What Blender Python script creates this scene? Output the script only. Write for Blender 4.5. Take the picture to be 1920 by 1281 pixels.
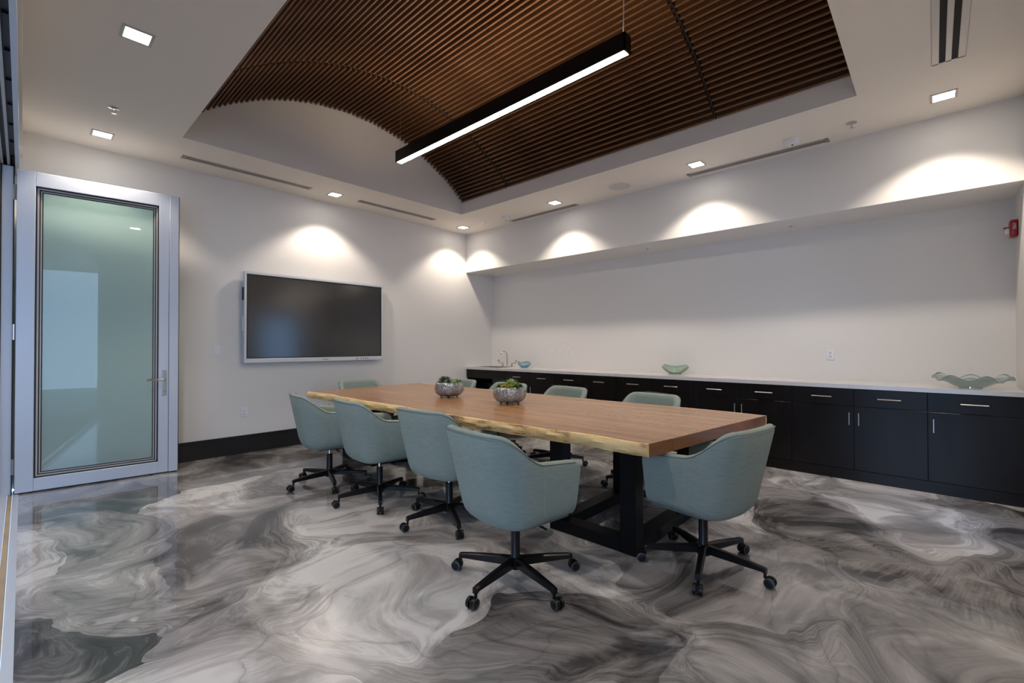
import bpy, bmesh, math, random
from mathutils import Vector, Matrix
random.seed(7)
PI = math.pi
for o in list(bpy.data.objects):
    bpy.data.objects.remove(o)
SC = bpy.context.scene
COL = SC.collection

# ------------------------------------------------------------------ camera
F_PX, YAW, PITCH, ROLL, CAM_H = 852.5, 0.8221, 0.0095, -0.0013, 1.33
fw = Vector((math.sin(YAW)*math.cos(PITCH), math.cos(YAW)*math.cos(PITCH), math.sin(PITCH)))
rt = Vector((math.cos(YAW), -math.sin(YAW), 0))
up = rt.cross(fw)
r2 = rt*math.cos(ROLL)+up*math.sin(ROLL)
u2 = -rt*math.sin(ROLL)+up*math.cos(ROLL)
cam = bpy.data.cameras.new('camera')
cam.sensor_fit = 'HORIZONTAL'; cam.sensor_width = 36.0
cam.lens = F_PX/1920*36.0
cam.clip_start = 0.02
camo = bpy.data.objects.new('camera', cam); COL.objects.link(camo)
m = Matrix.Identity(4)
for i in range(3):
    m[i][0] = r2[i]; m[i][1] = u2[i]; m[i][2] = -fw[i]
m[2][3] = CAM_H
camo.matrix_world = m
SC.camera = camo

# ------------------------------------------------------------------ world / exposure
w = bpy.data.worlds.new('daylight'); SC.world = w; w.use_nodes = True
w.node_tree.nodes['Background'].inputs[0].default_value = (0.45, 0.655, 1.0, 1)
w.node_tree.nodes['Background'].inputs[1].default_value = 1.55
vs = SC.view_settings
vs.view_transform = 'Standard'; vs.look = 'None'; vs.gamma = 1.0; vs.use_curve_mapping = False
vs.exposure = 1.0
DOWN_W = 34.0          # each recessed downlight
PEND_E = 32.0          # pendant diffuser
WARM = (1.0, 0.875, 0.745)

# ------------------------------------------------------------------ dimensions
W1, D, C, S, W2 = 5.553, 6.315, 3.3715, 2.678, 6.219
YR = -0.55             # rear wall
T = 0.785              # table top

# ------------------------------------------------------------------ materials
def nt(name):
    mt = bpy.data.materials.new(name); mt.use_nodes = True
    return mt, mt.node_tree, mt.node_tree.nodes['Principled BSDF']
def mat(name, col, rough=0.5, metal=0.0, spec=0.5, noise=None, bump=None, emit=None, coat=0.0):
    mt, t, b = nt(name)
    b.inputs['Base Color'].default_value = (*col, 1)
    b.inputs['Roughness'].default_value = rough
    b.inputs['Metallic'].default_value = metal
    b.inputs['Specular IOR Level'].default_value = spec
    b.inputs['Coat Weight'].default_value = coat
    if noise or bump:
        tc = t.nodes.new('ShaderNodeTexCoord')
    if noise:                      # (scale xyz, amount)
        mp = t.nodes.new('ShaderNodeMapping'); mp.inputs['Scale'].default_value = noise[0]
        n = t.nodes.new('ShaderNodeTexNoise'); n.inputs['Scale'].default_value = 1; n.inputs['Detail'].default_value = 4
        t.links.new(tc.outputs['Object'], mp.inputs[0]); t.links.new(mp.outputs[0], n.inputs[0])
        mx = t.nodes.new('ShaderNodeMix'); mx.data_type = 'RGBA'
        a = noise[1]
        mx.inputs['A'].default_value = (*[c*(1-a) for c in col], 1)
        mx.inputs['B'].default_value = (*[min(1, c*(1+a)) for c in col], 1)
        t.links.new(n.outputs['Fac'], mx.inputs['Factor']); t.links.new(mx.outputs['Result'], b.inputs['Base Color'])
    if bump:
        mp = t.nodes.new('ShaderNodeMapping'); mp.inputs['Scale'].default_value = bump[0]
        n = t.nodes.new('ShaderNodeTexNoise'); n.inputs['Scale'].default_value = 1; n.inputs['Detail'].default_value = 3
        t.links.new(tc.outputs['Object'], mp.inputs[0]); t.links.new(mp.outputs[0], n.inputs[0])
        bp = t.nodes.new('ShaderNodeBump'); bp.inputs['Strength'].default_value = bump[1]; bp.inputs['Distance'].default_value = 0.002
        t.links.new(n.outputs['Fac'], bp.inputs['Height']); t.links.new(bp.outputs[0], b.inputs['Normal'])
    if emit:
        b.inputs['Emission Color'].default_value = (*emit[0], 1); b.inputs['Emission Strength'].default_value = emit[1]
    return mt
def thin_glass(name, tint, refl=0.12, diff=None, dfac=0.0, rough=0.0):
    mt = bpy.data.materials.new(name); mt.use_nodes = True
    t = mt.node_tree; t.nodes.clear()
    out = t.nodes.new('ShaderNodeOutputMaterial')
    tr = t.nodes.new('ShaderNodeBsdfTransparent'); tr.inputs[0].default_value = (*tint, 1)
    gl = t.nodes.new('ShaderNodeBsdfGlossy'); gl.inputs['Roughness'].default_value = rough
    gl.inputs[0].default_value = (1, 1, 1, 1)
    lw = t.nodes.new('ShaderNodeLayerWeight'); lw.inputs[0].default_value = 0.25
    ma = t.nodes.new('ShaderNodeMath'); ma.operation = 'MULTIPLY_ADD'
    ma.inputs[1].default_value = 0.8; ma.inputs[2].default_value = refl
    ma.use_clamp = True
    t.links.new(lw.outputs['Fresnel'], ma.inputs[0])
    base = tr
    if diff:
        df = t.nodes.new('ShaderNodeBsdfDiffuse'); df.inputs[0].default_value = (*diff, 1)
        m0 = t.nodes.new('ShaderNodeMixShader'); m0.inputs[0].default_value = dfac
        t.links.new(tr.outputs[0], m0.inputs[1]); t.links.new(df.outputs[0], m0.inputs[2]); base = m0
    mx = t.nodes.new('ShaderNodeMixShader')
    t.links.new(ma.outputs[0], mx.inputs[0]); t.links.new(base.outputs[0], mx.inputs[1]); t.links.new(gl.outputs[0], mx.inputs[2])
    t.links.new(mx.outputs[0], out.inputs[0])
    return mt
def ramp(t, stops):
    r = t.nodes.new('ShaderNodeValToRGB')
    e = r.color_ramp.elements
    while len(e) < len(stops): e.new(0.5)
    for i, (p, c) in enumerate(stops):
        e[i].position = p; e[i].color = (*c, 1) if len(c) == 3 else c
    return r
FLOOR_OFF = (3.7, 1.2, 0)
def epoxy_floor():
    mt, t, b = nt('metallic_epoxy')
    L = t.links.new
    tc = t.nodes.new('ShaderNodeTexCoord')
    def noise(vec, scale, detail, rough=0.5, dist=0.0):
        n = t.nodes.new('ShaderNodeTexNoise'); n.inputs['Scale'].default_value = scale
        n.inputs['Detail'].default_value = detail; n.inputs['Roughness'].default_value = rough
        n.inputs['Distortion'].default_value = dist
        L(vec, n.inputs['Vector']); return n
    def vmath(op, a, bb):
        n = t.nodes.new('ShaderNodeVectorMath'); n.operation = op
        L(a, n.inputs[0])
        if isinstance(bb, tuple): n.inputs[1].default_value = bb
        else: L(bb, n.inputs[1])
        return n.outputs[0]
    def math_(op, a, bb, clamp=False):
        n = t.nodes.new('ShaderNodeMath'); n.operation = op; n.use_clamp = clamp
        for k, v in enumerate((a, bb)):
            if isinstance(v, (int, float)): n.inputs[k].default_value = v
            else: L(v, n.inputs[k])
        return n.outputs[0]
    pm = t.nodes.new('ShaderNodeMapping'); pm.inputs['Location'].default_value = FLOOR_OFF
    L(tc.outputs['Object'], pm.inputs[0]); P = pm.outputs[0]
    def warp(vec, scale, amt, detail=1.5):
        n = noise(vec, scale, detail)
        c = vmath('SUBTRACT', n.outputs['Color'], (0.5, 0.5, 0.5))
        return vmath('ADD', vec, vmath('MULTIPLY', c, (amt, amt, 0)))
    p1 = warp(P, 0.7, 1.5, 2.0)
    p2 = warp(p1, 1.9, 0.42, 3.0)
    p3 = warp(p2, 6.0, 0.05, 3.0)
    # overlapping pours of resin: each sheet has its own tone and its own brush direction
    def cells(kind, scale, smooth=None):
        n = t.nodes.new('ShaderNodeTexVoronoi'); n.voronoi_dimensions = '2D'; n.feature = kind
        n.inputs['Scale'].default_value = scale; n.inputs['Randomness'].default_value = 1.0
        if smooth is not None: n.inputs['Smoothness'].default_value = smooth
        L(p3, n.inputs['Vector']); return n
    def sep(col):
        n = t.nodes.new('ShaderNodeSeparateColor'); L(col, n.inputs[0]); return n
    hard = sep(cells('F1', 1.15).outputs['Color'])
    soft = sep(cells('SMOOTH_F1', 1.15, 0.55).outputs['Color'])
    small = sep(cells('SMOOTH_F1', 2.6, 0.35).outputs['Color'])
    crisp = noise(P, 0.9, 2)
    cm = ramp(t, [(0.42, (0, 0, 0)), (0.58, (1, 1, 1))]); L(crisp.outputs['Fac'], cm.inputs[0])
    def lerp(a_, b_, f_):
        n = t.nodes.new('ShaderNodeMix'); n.data_type = 'FLOAT'
        L(f_, n.inputs['Factor']); L(a_, n.inputs['A']); L(b_, n.inputs['B']); return n.outputs['Result']
    tone = lerp(soft.outputs['Red'], hard.outputs['Red'], cm.outputs[0])
    rot = t.nodes.new('ShaderNodeVectorRotate'); rot.rotation_type = 'Z_AXIS'
    L(p1, rot.inputs['Vector']); L(math_('MULTIPLY', soft.outputs['Green'], 2.2), rot.inputs['Angle'])
    mp = t.nodes.new('ShaderNodeMapping'); mp.inputs['Scale'].default_value = (1.3, 6.5, 1)
    L(rot.outputs[0], mp.inputs[0])
    stroke = noise(mp.outputs[0], 1.0, 7, 0.62, 0.4)
    mp2 = t.nodes.new('ShaderNodeMapping'); mp2.inputs['Scale'].default_value = (2.2, 60, 1)
    L(rot.outputs[0], mp2.inputs[0])
    fine = noise(mp2.outputs[0], 1.0, 3, 0.6, 0.15)
    blot = noise(p2, 1.9, 6, 0.6, 0.6)
    jag = noise(P, 9.0, 4, 0.6)
    pour = noise(warp(P, 0.4, 1.6), 0.42, 1.5, 0.4, 0.4)
    v = math_('ADD', math_('MULTIPLY', blot.outputs['Fac'], 0.42), math_('MULTIPLY', stroke.outputs['Fac'], 0.34))
    v = math_('ADD', v, math_('MULTIPLY', tone, 0.27))
    v = math_('ADD', v, math_('MULTIPLY', math_('SUBTRACT', small.outputs['Red'], 0.5), 0.12))
    v = math_('ADD', v, math_('MULTIPLY', math_('SUBTRACT', pour.outputs['Fac'], 0.48), 0.22))
    v = math_('ADD', v, math_('MULTIPLY', math_('SUBTRACT', fine.outputs['Fac'], 0.5), math_('MULTIPLY', hard.outputs['Blue'], 0.17)))
    cr = ramp(t, [(0.325, (0.022, 0.021, 0.022)), (0.40, (0.078, 0.073, 0.073)), (0.465, (0.195, 0.184, 0.181)),
                  (0.525, (0.31, 0.292, 0.288)), (0.59, (0.43, 0.41, 0.405)), (0.67, (0.72, 0.70, 0.695))])
    L(v, cr.inputs[0])
    vor = noise(p3, 1.0, 2, 0.5, 0.8)
    ridge = math_('ABSOLUTE', math_('SUBTRACT', vor.outputs['Fac'], 0.5), 0)
    edge = ramp(t, [(0.0, (1, 1, 1)), (0.006, (0.4, 0.4, 0.4)), (0.03, (0, 0, 0))])
    L(ridge, edge.inputs[0])
    mm = t.nodes.new('ShaderNodeMix'); mm.data_type = 'RGBA'
    L(math_('MULTIPLY', edge.outputs[0], math_('MULTIPLY', jag.outputs['Fac'], 0.8)), mm.inputs['Factor']); L(cr.outputs[0], mm.inputs['A'])
    mm.inputs['B'].default_value = (0.04, 0.038, 0.038, 1)
    L(mm.outputs['Result'], b.inputs['Base Color'])
    b.inputs['Roughness'].default_value = 0.16
    b.inputs['Specular IOR Level'].default_value = 0.55
    b.inputs['Coat Weight'].default_value = 0.6; b.inputs['Coat Roughness'].default_value = 0.03
    return mt
def wood(name, dark, mid, light, rough=0.3, axis='y', scale=1.0, gap=False):
    mt, t, b = nt(name); L = t.links.new
    tc = t.nodes.new('ShaderNodeTexCoord'); mp = t.nodes.new('ShaderNodeMapping')
    sc = {'y': (9, 0.55, 9), 'x': (0.55, 9, 9), 'z': (9, 9, 0.55)}[axis]
    mp.inputs['Scale'].default_value = tuple(s*scale for s in sc)
    L(tc.outputs['Object'], mp.inputs[0])
    n = t.nodes.new('ShaderNodeTexNoise'); n.inputs['Scale'].default_value = 1; n.inputs['Detail'].default_value = 7
    n.inputs['Roughness'].default_value = 0.62; n.inputs['Distortion'].default_value = 0.5
    L(mp.outputs[0], n.inputs[0])
    r = ramp(t, [(0.28, dark), (0.5, mid), (0.74, light)])
    L(n.outputs['Fac'], r.inputs[0]); L(r.outputs[0], b.inputs['Base Color'])
    b.inputs['Roughness'].default_value = rough
    return mt
def sapwood():
    mt, t, b = nt('live_edge_sapwood'); L = t.links.new
    tc = t.nodes.new('ShaderNodeTexCoord')
    mp = t.nodes.new('ShaderNodeMapping'); mp.inputs['Scale'].default_value = (14, 4, 14); L(tc.outputs['Object'], mp.inputs[0])
    n = t.nodes.new('ShaderNodeTexNoise'); n.inputs['Scale'].default_value = 1.3; n.inputs['Detail'].default_value = 8; n.inputs['Roughness'].default_value = 0.68
    L(mp.outputs[0], n.inputs[0])
    n2 = t.nodes.new('ShaderNodeTexNoise'); n2.inputs['Scale'].default_value = 0.75; n2.inputs['Detail'].default_value = 2
    L(tc.outputs['Object'], n2.inputs[0])
    ad = t.nodes.new('ShaderNodeMath'); ad.operation = 'MULTIPLY_ADD'; ad.inputs[1].default_value = 0.9; L(n2.outputs['Fac'], ad.inputs[0]); L(n.outputs['Fac'], ad.inputs[2])
    r = ramp(t, [(0.71, (0.10, 0.062, 0.036)), (0.79, (0.34, 0.215, 0.105)), (0.855, (0.74, 0.48, 0.20)), (1.0, (0.88, 0.63, 0.31))])
    L(ad.outputs[0], r.inputs[0]); L(r.outputs[0], b.inputs['Base Color'])
    b.inputs['Roughness'].default_value = 0.42
    bp = t.nodes.new('ShaderNodeBump'); bp.inputs['Strength'].default_value = 0.5; bp.inputs['Distance'].default_value = 0.006
    L(n.outputs['Fac'], bp.inputs['Height']); L(bp.outputs[0], b.inputs['Normal'])
    return mt
def hammered():
    mt, t, b = nt('hammered_silver'); L = t.links.new
    tc = t.nodes.new('ShaderNodeTexCoord')
    v = t.nodes.new('ShaderNodeTexVoronoi'); v.inputs['Scale'].default_value = 55
    L(tc.outputs['Object'], v.inputs['Vector'])
    bp = t.nodes.new('ShaderNodeBump'); bp.inputs['Strength'].default_value = 0.75; bp.inputs['Distance'].default_value = 0.01
    L(v.outputs['Distance'], bp.inputs['Height']); L(bp.outputs[0], b.inputs['Normal'])
    n = t.nodes.new('ShaderNodeTexNoise'); n.inputs['Scale'].default_value = 16; L(tc.outputs['Object'], n.inputs[0])
    r = ramp(t, [(0.3, (0.20, 0.20, 0.19)), (0.7, (0.42, 0.42, 0.41))]); L(n.outputs['Fac'], r.inputs[0]); L(r.outputs[0], b.inputs['Base Color'])
    b.inputs['Metallic'].default_value = 0.45; b.inputs['Roughness'].default_value = 0.13
    return mt

M = {}
M['paint'] = mat('wall_paint', (0.73, 0.705, 0.675), 0.55, spec=0.3, bump=((60, 60, 60), 0.08))
M['ceil'] = mat('ceiling_paint', (0.80, 0.745, 0.675), 0.7, spec=0.2)
M['floor'] = epoxy_floor()
M['base'] = mat('dark_baseboard', (0.018, 0.016, 0.016), 0.3)
M['alu'] = mat('silver_aluminium', (0.60, 0.64, 0.72), 0.38, metal=0.25, bump=((3, 3, 200), 0.03))
M['alu_dark'] = mat('dark_track_metal', (0.05, 0.05, 0.052), 0.45, metal=0.5)
M['gasket'] = mat('black_gasket', (0.01, 0.01, 0.012), 0.5)
M['pane'] = thin_glass('tinted_pane', (0.70, 0.86, 0.82), 0.045, diff=(0.62, 0.77, 0.74), dfac=0.42)
M['clear'] = thin_glass('clear_pane', (0.88, 0.94, 0.98), 0.05)
M['steel'] = mat('brushed_steel', (0.55, 0.54, 0.52), 0.28, metal=1.0)
M['chrome'] = mat('chrome', (0.62, 0.60, 0.58), 0.12, metal=1.0)
M['espresso'] = mat('espresso_wood', (0.009, 0.0068, 0.0065), 0.22, spec=0.24, noise=((6, 6, 1.5), 0.5))
M['quartz'] = mat('pale_quartz', (0.62, 0.60, 0.60), 0.18, noise=((20, 20, 20), 0.05))
M['slat'] = wood('walnut_slat', (0.070, 0.027, 0.010), (0.165, 0.069, 0.026), (0.27, 0.125, 0.050), 0.45, 'y', 2.0)
M['backing'] = mat('dark_ceiling_backing', (0.05, 0.020, 0.009), 0.7)
M['black'] = mat('black_powder_coat', (0.006, 0.006, 0.007), 0.30, spec=0.32)
M['legblack'] = mat('black_steel_leg', (0.003, 0.003, 0.004), 0.4, spec=0.18)
M['caster'] = mat('black_caster_plastic', (0.008, 0.008, 0.009), 0.38, spec=0.3)
M['rim'] = mat('grey_wheel_rim', (0.06, 0.06, 0.062), 0.35)
M['fabric'] = mat('sage_upholstery', (0.250, 0.300, 0.272), 0.82, spec=0.25, noise=((18, 18, 170), 0.22), bump=((120, 120, 420), 0.35))
M['fabric_lite'] = mat('sage_seam', (0.30, 0.38, 0.35), 0.8, spec=0.2)
M['piping'] = mat('dark_sage_piping', (0.11, 0.14, 0.128), 0.8)
M['top'] = wood('table_walnut', (0.21, 0.095, 0.034), (0.325, 0.160, 0.060), (0.43, 0.230, 0.098), 0.23, 'y', 1.0)
M['endgrain'] = wood('table_end_grain', (0.10, 0.035, 0.012), (0.22, 0.085, 0.03), (0.33, 0.14, 0.05), 0.35, 'x', 2.0)
M['sap'] = sapwood()
M['hammer'] = hammered()
M['soil'] = mat('dark_soil', (0.03, 0.022, 0.015), 0.95, noise=((60, 60, 60), 0.5))
M['leaf1'] = mat('succulent_dark_green', (0.055, 0.11, 0.035), 0.45, noise=((40, 40, 40), 0.4))
M['leaf2'] = mat('succulent_lime', (0.22, 0.33, 0.045), 0.45, noise=((40, 40, 40), 0.35))
M['leaf3'] = mat('succulent_pale', (0.45, 0.52, 0.36), 0.45, noise=((40, 40, 40), 0.2))
M['leaf4'] = mat('succulent_yellow', (0.36, 0.33, 0.07), 0.45, noise=((40, 40, 40), 0.35))
M['tvwhite'] = mat('display_white_bezel', (0.62, 0.65, 0.68), 0.35)
M['tvscreen'] = mat('display_matte_glass', (0.018, 0.0175, 0.017), 0.16, spec=1.0)
M['plastic'] = mat('white_plastic', (0.75, 0.75, 0.78), 0.35)
M['slot'] = mat('dark_slot', (0.02, 0.02, 0.02), 0.6)
M['ventmetal'] = mat('vent_silver', (0.50, 0.475, 0.45), 0.4, metal=0.2)
M['ventblack'] = mat('vent_black', (0.004, 0.004, 0.004), 0.8)
M['red'] = mat('alarm_red', (0.30, 0.008, 0.012), 0.35)
M['lens'] = mat('strobe_lens', (0.75, 0.74, 0.70), 0.15)
M['lamp'] = mat('downlight_lens', (0.9, 0.9, 0.88), 0.5, emit=((1.0, 0.94, 0.86), 14.0))
M['pend'] = mat('pendant_diffuser', (0.9, 0.9, 0.88), 0.5, emit=((1.0, 0.92, 0.82), PEND_E))
M['pendup'] = mat('pendant_uplight', (0.9, 0.9, 0.88), 0.5, emit=((1.0, 0.80, 0.58), 17.0))
M['bglass_teal'] = thin_glass('teal_art_glass', (0.94, 0.975, 0.97), 0.05, diff=(0.58, 0.74, 0.71), dfac=0.16, rough=0.03)
M['bglass_blue'] = thin_glass('blue_art_glass', (0.80, 0.92, 0.97), 0.05, diff=(0.42, 0.66, 0.80), dfac=0.24, rough=0.03)
M['bglass_green'] = thin_glass('green_art_glass', (0.89, 0.955, 0.90), 0.05, diff=(0.48, 0.62, 0.50), dfac=0.16, rough=0.03)
M['bglass_edge'] = mat('glass_rim_line', (0.20, 0.31, 0.30), 0.1, spec=0.8)
M['grille'] = mat('speaker_grille_grey', (0.60, 0.57, 0.53), 0.6)
M['terrace'] = mat('added_shade_plaster', (0.36, 0.34, 0.31), 0.8)  # only for the added roof and wall outside, darkened to bounce less daylight
M['patio'] = mat('patio_concrete', (0.27, 0.265, 0.26), 0.8, noise=((3, 3, 3), 0.15))
M['tan'] = mat('tan_sill_strip', (0.45, 0.33, 0.20), 0.6, noise=((8, 3, 8), 0.4))

# ------------------------------------------------------------------ helpers
def obj(name, bm, material, parent=None, smooth=False, loc=None, rot=None):
    me = bpy.data.meshes.new(name)
    bmesh.ops.recalc_face_normals(bm, faces=bm.faces[:])
    bm.to_mesh(me); bm.free()
    for mt in (material if isinstance(material, (list, tuple)) else [material]):
        me.materials.append(mt)
    if smooth:
        for p in me.polygons: p.use_smooth = True
        try: me.set_sharp_from_angle(angle=math.radians(40))
        except Exception: pass
    o = bpy.data.objects.new(name, me); COL.objects.link(o)
    if parent: o.parent = parent
    if loc: o.location = loc
    if rot: o.rotation_euler = rot
    return o
def empty(name, loc=(0, 0, 0), rz=0.0):
    o = bpy.data.objects.new(name, None); COL.objects.link(o)
    o.empty_display_size = 0.1
    o.location = loc; o.rotation_euler = (0, 0, rz)
    return o
def tag(o, label, cat, group=None):
    o['label'] = label; o['category'] = cat
    if group: o['group'] = group
    return o
def struct(o, label, cat):
    o['kind'] = 'structure'; o['label'] = label; o['category'] = cat
    return o
def copy_tree(o, parent=None):
    c = o.copy(); COL.objects.link(c)
    if parent: c.parent = parent
    for ch in [x for x in bpy.data.objects if x.parent == o]:
        copy_tree(ch, c)
    return c
def box(bm, x0, x1, y0, y1, z0, z1, bev=0.0, seg=2, mi=0):
    r = bmesh.ops.create_cube(bm, size=1.0)
    vv = r['verts']
    for v in vv:
        v.co = Vector(((x0+x1)/2+v.co.x*(x1-x0), (y0+y1)/2+v.co.y*(y1-y0), (z0+z1)/2+v.co.z*(z1-z0)))
    fs = set(f for v in vv for f in v.link_faces)
    for f in fs: f.material_index = mi
    if bev > 0:
        es = list(set(e for v in vv for e in v.link_edges))
        bmesh.ops.bevel(bm, geom=es, offset=bev, segments=seg, affect='EDGES', profile=0.5)
    return vv
def nbox(*a, **k):
    bm = bmesh.new(); box(bm, *a, **k); return bm
def lathe(bm, prof, n=32, c=(0, 0, 0), close_top=False, close_bot=False, wave=None):
    rings = []
    for (r, z) in prof:
        ring = []
        for i in range(n):
            a = 2*PI*i/n
            dr, dz = (wave(a, r, z) if wave else (0, 0))
            ring.append(bm.verts.new((c[0]+(r+dr)*math.cos(a), c[1]+(r+dr)*math.sin(a), c[2]+z+dz)))
        rings.append(ring)
    for a, b in zip(rings, rings[1:]):
        for i in range(n):
            bm.faces.new((a[i], a[(i+1) % n], b[(i+1) % n], b[i]))
    if close_bot: bm.faces.new(rings[0][::-1])
    if close_top: bm.faces.new(rings[-1])
    return rings
def tube(bm, pts, r, n=8, cap=True, radii=None):
    rings = []
    pts = [Vector(p) for p in pts]
    prev = None
    for i, p in enumerate(pts):
        d = (pts[min(i+1, len(pts)-1)]-pts[max(i-1, 0)]).normalized()
        if prev is None:
            a = Vector((0, 0, 1)) if abs(d.z) < 0.9 else Vector((1, 0, 0))
            u = d.cross(a).normalized()
        else:
            u = (prev-d*prev.dot(d)).normalized()
        prev = u; v = d.cross(u)
        rr = radii[i] if radii else r
        rings.append([bm.verts.new(p+u*rr*math.cos(2*PI*k/n)+v*rr*math.sin(2*PI*k/n)) for k in range(n)])
    for a, b in zip(rings, rings[1:]):
        for k in range(n): bm.faces.new((a[k], a[(k+1) % n], b[(k+1) % n], b[k]))
    if cap:
        bm.faces.new(rings[0][::-1]); bm.faces.new(rings[-1])
def prism(bm, poly, z0, z1):
    a = [bm.verts.new((x, y, z0)) for x, y in poly]; b = [bm.verts.new((x, y, z1)) for x, y in poly]
    bm.faces.new(a[::-1]); bm.faces.new(b)
    n = len(poly)
    for i in range(n): bm.faces.new((a[i], a[(i+1) % n], b[(i+1) % n], b[i]))

# ------------------------------------------------------------------ room shell
struct(obj('floor', nbox(-0.02, W2+0.15, YR-0.15, D+0.15, -0.12, 0.0), M['floor']),
       'glossy grey and white marbled epoxy floor of the meeting room', 'floor')
struct(obj('floor_outside', nbox(-9.0, -0.13, -8.0, 14.0, -0.14, -0.02), M['patio']),
       'pale concrete paving outside the open glass wall', 'floor')
struct(obj('added_shade_roof', nbox(-4.2, -0.25, -4.0, 10.0, 3.25, 3.45), M['terrace']),  # added out of view to block part of the sky from the opening
       'unseen roof added to keep daylight off the open glass wall', 'roof')
struct(obj('added_shade_wall', nbox(-4.5, -4.2, 1.9, 10.0, -0.02, 3.25), M['terrace']),  # added, unseen: leaves a bright daylight gap only towards the near end
       'unseen wall added to cut daylight at the open glass wall', 'wall')
struct(obj('wall_back', nbox(-0.25, W2+0.15, D, D+0.15, 0, C+1.3), M['paint']),
       'pale painted wall carrying the wall display', 'wall')
bm = bmesh.new()
box(bm, W2, W2+0.15, YR-0.15, D, 0, C+0.1)
box(bm, W1, W2, YR, D, S, C+0.1)
struct(obj('wall_right', bm, M['paint']), 'pale wall with long recessed niche above the dark cabinets', 'wall')
bm = bmesh.new()
RX0, RX1, RZ = 4.25, 5.25, 2.15
box(bm, -0.25, RX0, YR-0.15, YR, 0, C+0.1); box(bm, RX1, W2, YR-0.15, YR, 0, C+0.1); box(bm, RX0, RX1, YR-0.15, YR, RZ, C+0.1)
struct(obj('wall_rear', bm, M['paint']), 'pale end wall beside the last dark cabinet', 'wall')
# ceiling with arched coffer
CX0, CX1, CY0, CY1 = 1.05, 4.63, 0.45, 5.37
CTOP = 4.55
bm = bmesh.new()
box(bm, -0.02, CX0, YR, D, C, C+0.1); box(bm, CX1, W1+0.05, YR, D, C, C+0.1)
box(bm, CX0, CX1, YR, CY0, C, C+0.1); box(bm, CX0, CX1, CY1, D, C, C+0.1)
th = 0.06
box(bm, CX0-th, CX0, CY0-th, CY1+th, C+0.1, CTOP); box(bm, CX1, CX1+th, CY0-th, CY1+th, C+0.1, CTOP)
box(bm, CX0, CX1, CY0-th, CY0, C+0.1, CTOP); box(bm, CX0, CX1, CY1, CY1+th, C+0.1, CTOP)
box(bm, CX0-th, CX1+th, CY0-th, CY1+th, CTOP, CTOP+0.05)
struct(obj('ceiling', bm, M['ceil']), 'pale flat ceiling around a deep arched wooden coffer', 'ceiling')
# left side: header above the folding glass wall
bm = bmesh.new()
box(bm, -0.25, -0.012, YR, D, 3.12, C+0.1)
struct(obj('wall_left', bm, M['ceil']), 'narrow plaster header above the folding glass wall opening', 'wall')
hd = empty('trim_1', (0, 0, 0)); struct(hd, 'silver head frame and dark sliding track over the opening', 'track')
obj('head_fascia', nbox(-0.055, -0.03, YR, D, 2.945, 3.12), M['alu'], hd)
obj('head_fascia', nbox(-0.23, -0.205, YR, D, 2.945, 3.12), M['alu'], hd)
obj('track_channel', nbox(-0.205, -0.055, YR, D, 3.0, 3.06), M['alu_dark'], hd)
for xx in (-0.175, -0.135, -0.095):
    obj('track_rail', nbox(xx-0.008, xx+0.008, YR, D, 2.958, 3.0), M['ventmetal'], hd)
bolt = nbox(-0.012, 0.012, -0.004, 0.004, -0.006, 0.006); bo = obj('track_bolt', bolt, M['gasket'], hd, loc=(-0.07, 5.9, 2.994))
for k in range(1, 11):
    b2 = bo.copy(); COL.objects.link(b2); b2.parent = hd; b2.location = (-0.07, 5.9-k*0.42, 2.994)
# sill track
sl = empty('trim_2', (0, 0, 0)); struct(sl, 'silver sill track with tan strip along the open glass wall', 'track')
obj('sill_plate', nbox(-0.055, -0.018, YR, 6.2, -0.02, 0.004), M['alu'], sl)
obj('sill_strip', nbox(-0.085, -0.057, YR, 6.2, -0.02, -0.002), M['tan'], sl)
obj('sill_plate', nbox(-0.14, -0.087, YR, 6.2, -0.02, 0.003), M['alu'], sl)
# jamb
jb = empty('trim_3', (0, 0, 0)); struct(jb, 'silver door jamb beside the open glass door', 'door frame')
obj('jamb_profile', nbox(-0.135, -0.062, 6.06, 6.30, 0.0, 2.95), M['alu'], jb)
obj('jamb_gasket', nbox(-0.142, -0.134, 6.05, 6.06, 0.0, 2.95), M['gasket'], jb)
obj('jamb_gasket', nbox(-0.066, -0.058, 6.05, 6.06, 0.0, 2.95), M['gasket'], jb)
obj('outer_frame', nbox(-0.25, -0.145, 6.02, 6.30, 0.0, 2.95), M['alu'], jb)
# baseboard on the display wall
bm = bmesh.new()
box(bm, -0.05, W1, D-0.018, D, 0, 0.185); box(bm, -0.05, W1, D-0.012, D, 0.185, 0.205); box(bm, -0.05, W1, D-0.016, D, 0.205, 0.223)
struct(obj('baseboard_back', bm, M['base']), 'tall dark moulded baseboard under the wall display', 'baseboard')
# glazed door in the rear wall (mirrored in the display)
dr = empty('door_2', (0, 0, 0)); struct(dr, 'glazed daylight door in the end wall near the cabinets', 'door')
fr = 0.06
for a in ((RX0, RX0+fr, 0, RZ), (RX1-fr, RX1, 0, RZ), (RX0+fr, RX1-fr, 0, 0.12), (RX0+fr, RX1-fr, RZ-fr, RZ)):
    obj('door_frame', nbox(a[0], a[1], YR-0.10, YR-0.05, a[2], a[3]), M['alu'], dr)
obj('door_pane', nbox(RX0+fr, RX1-fr, YR-0.078, YR-0.072, 0.12, RZ-fr), M['clear'], dr)

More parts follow.
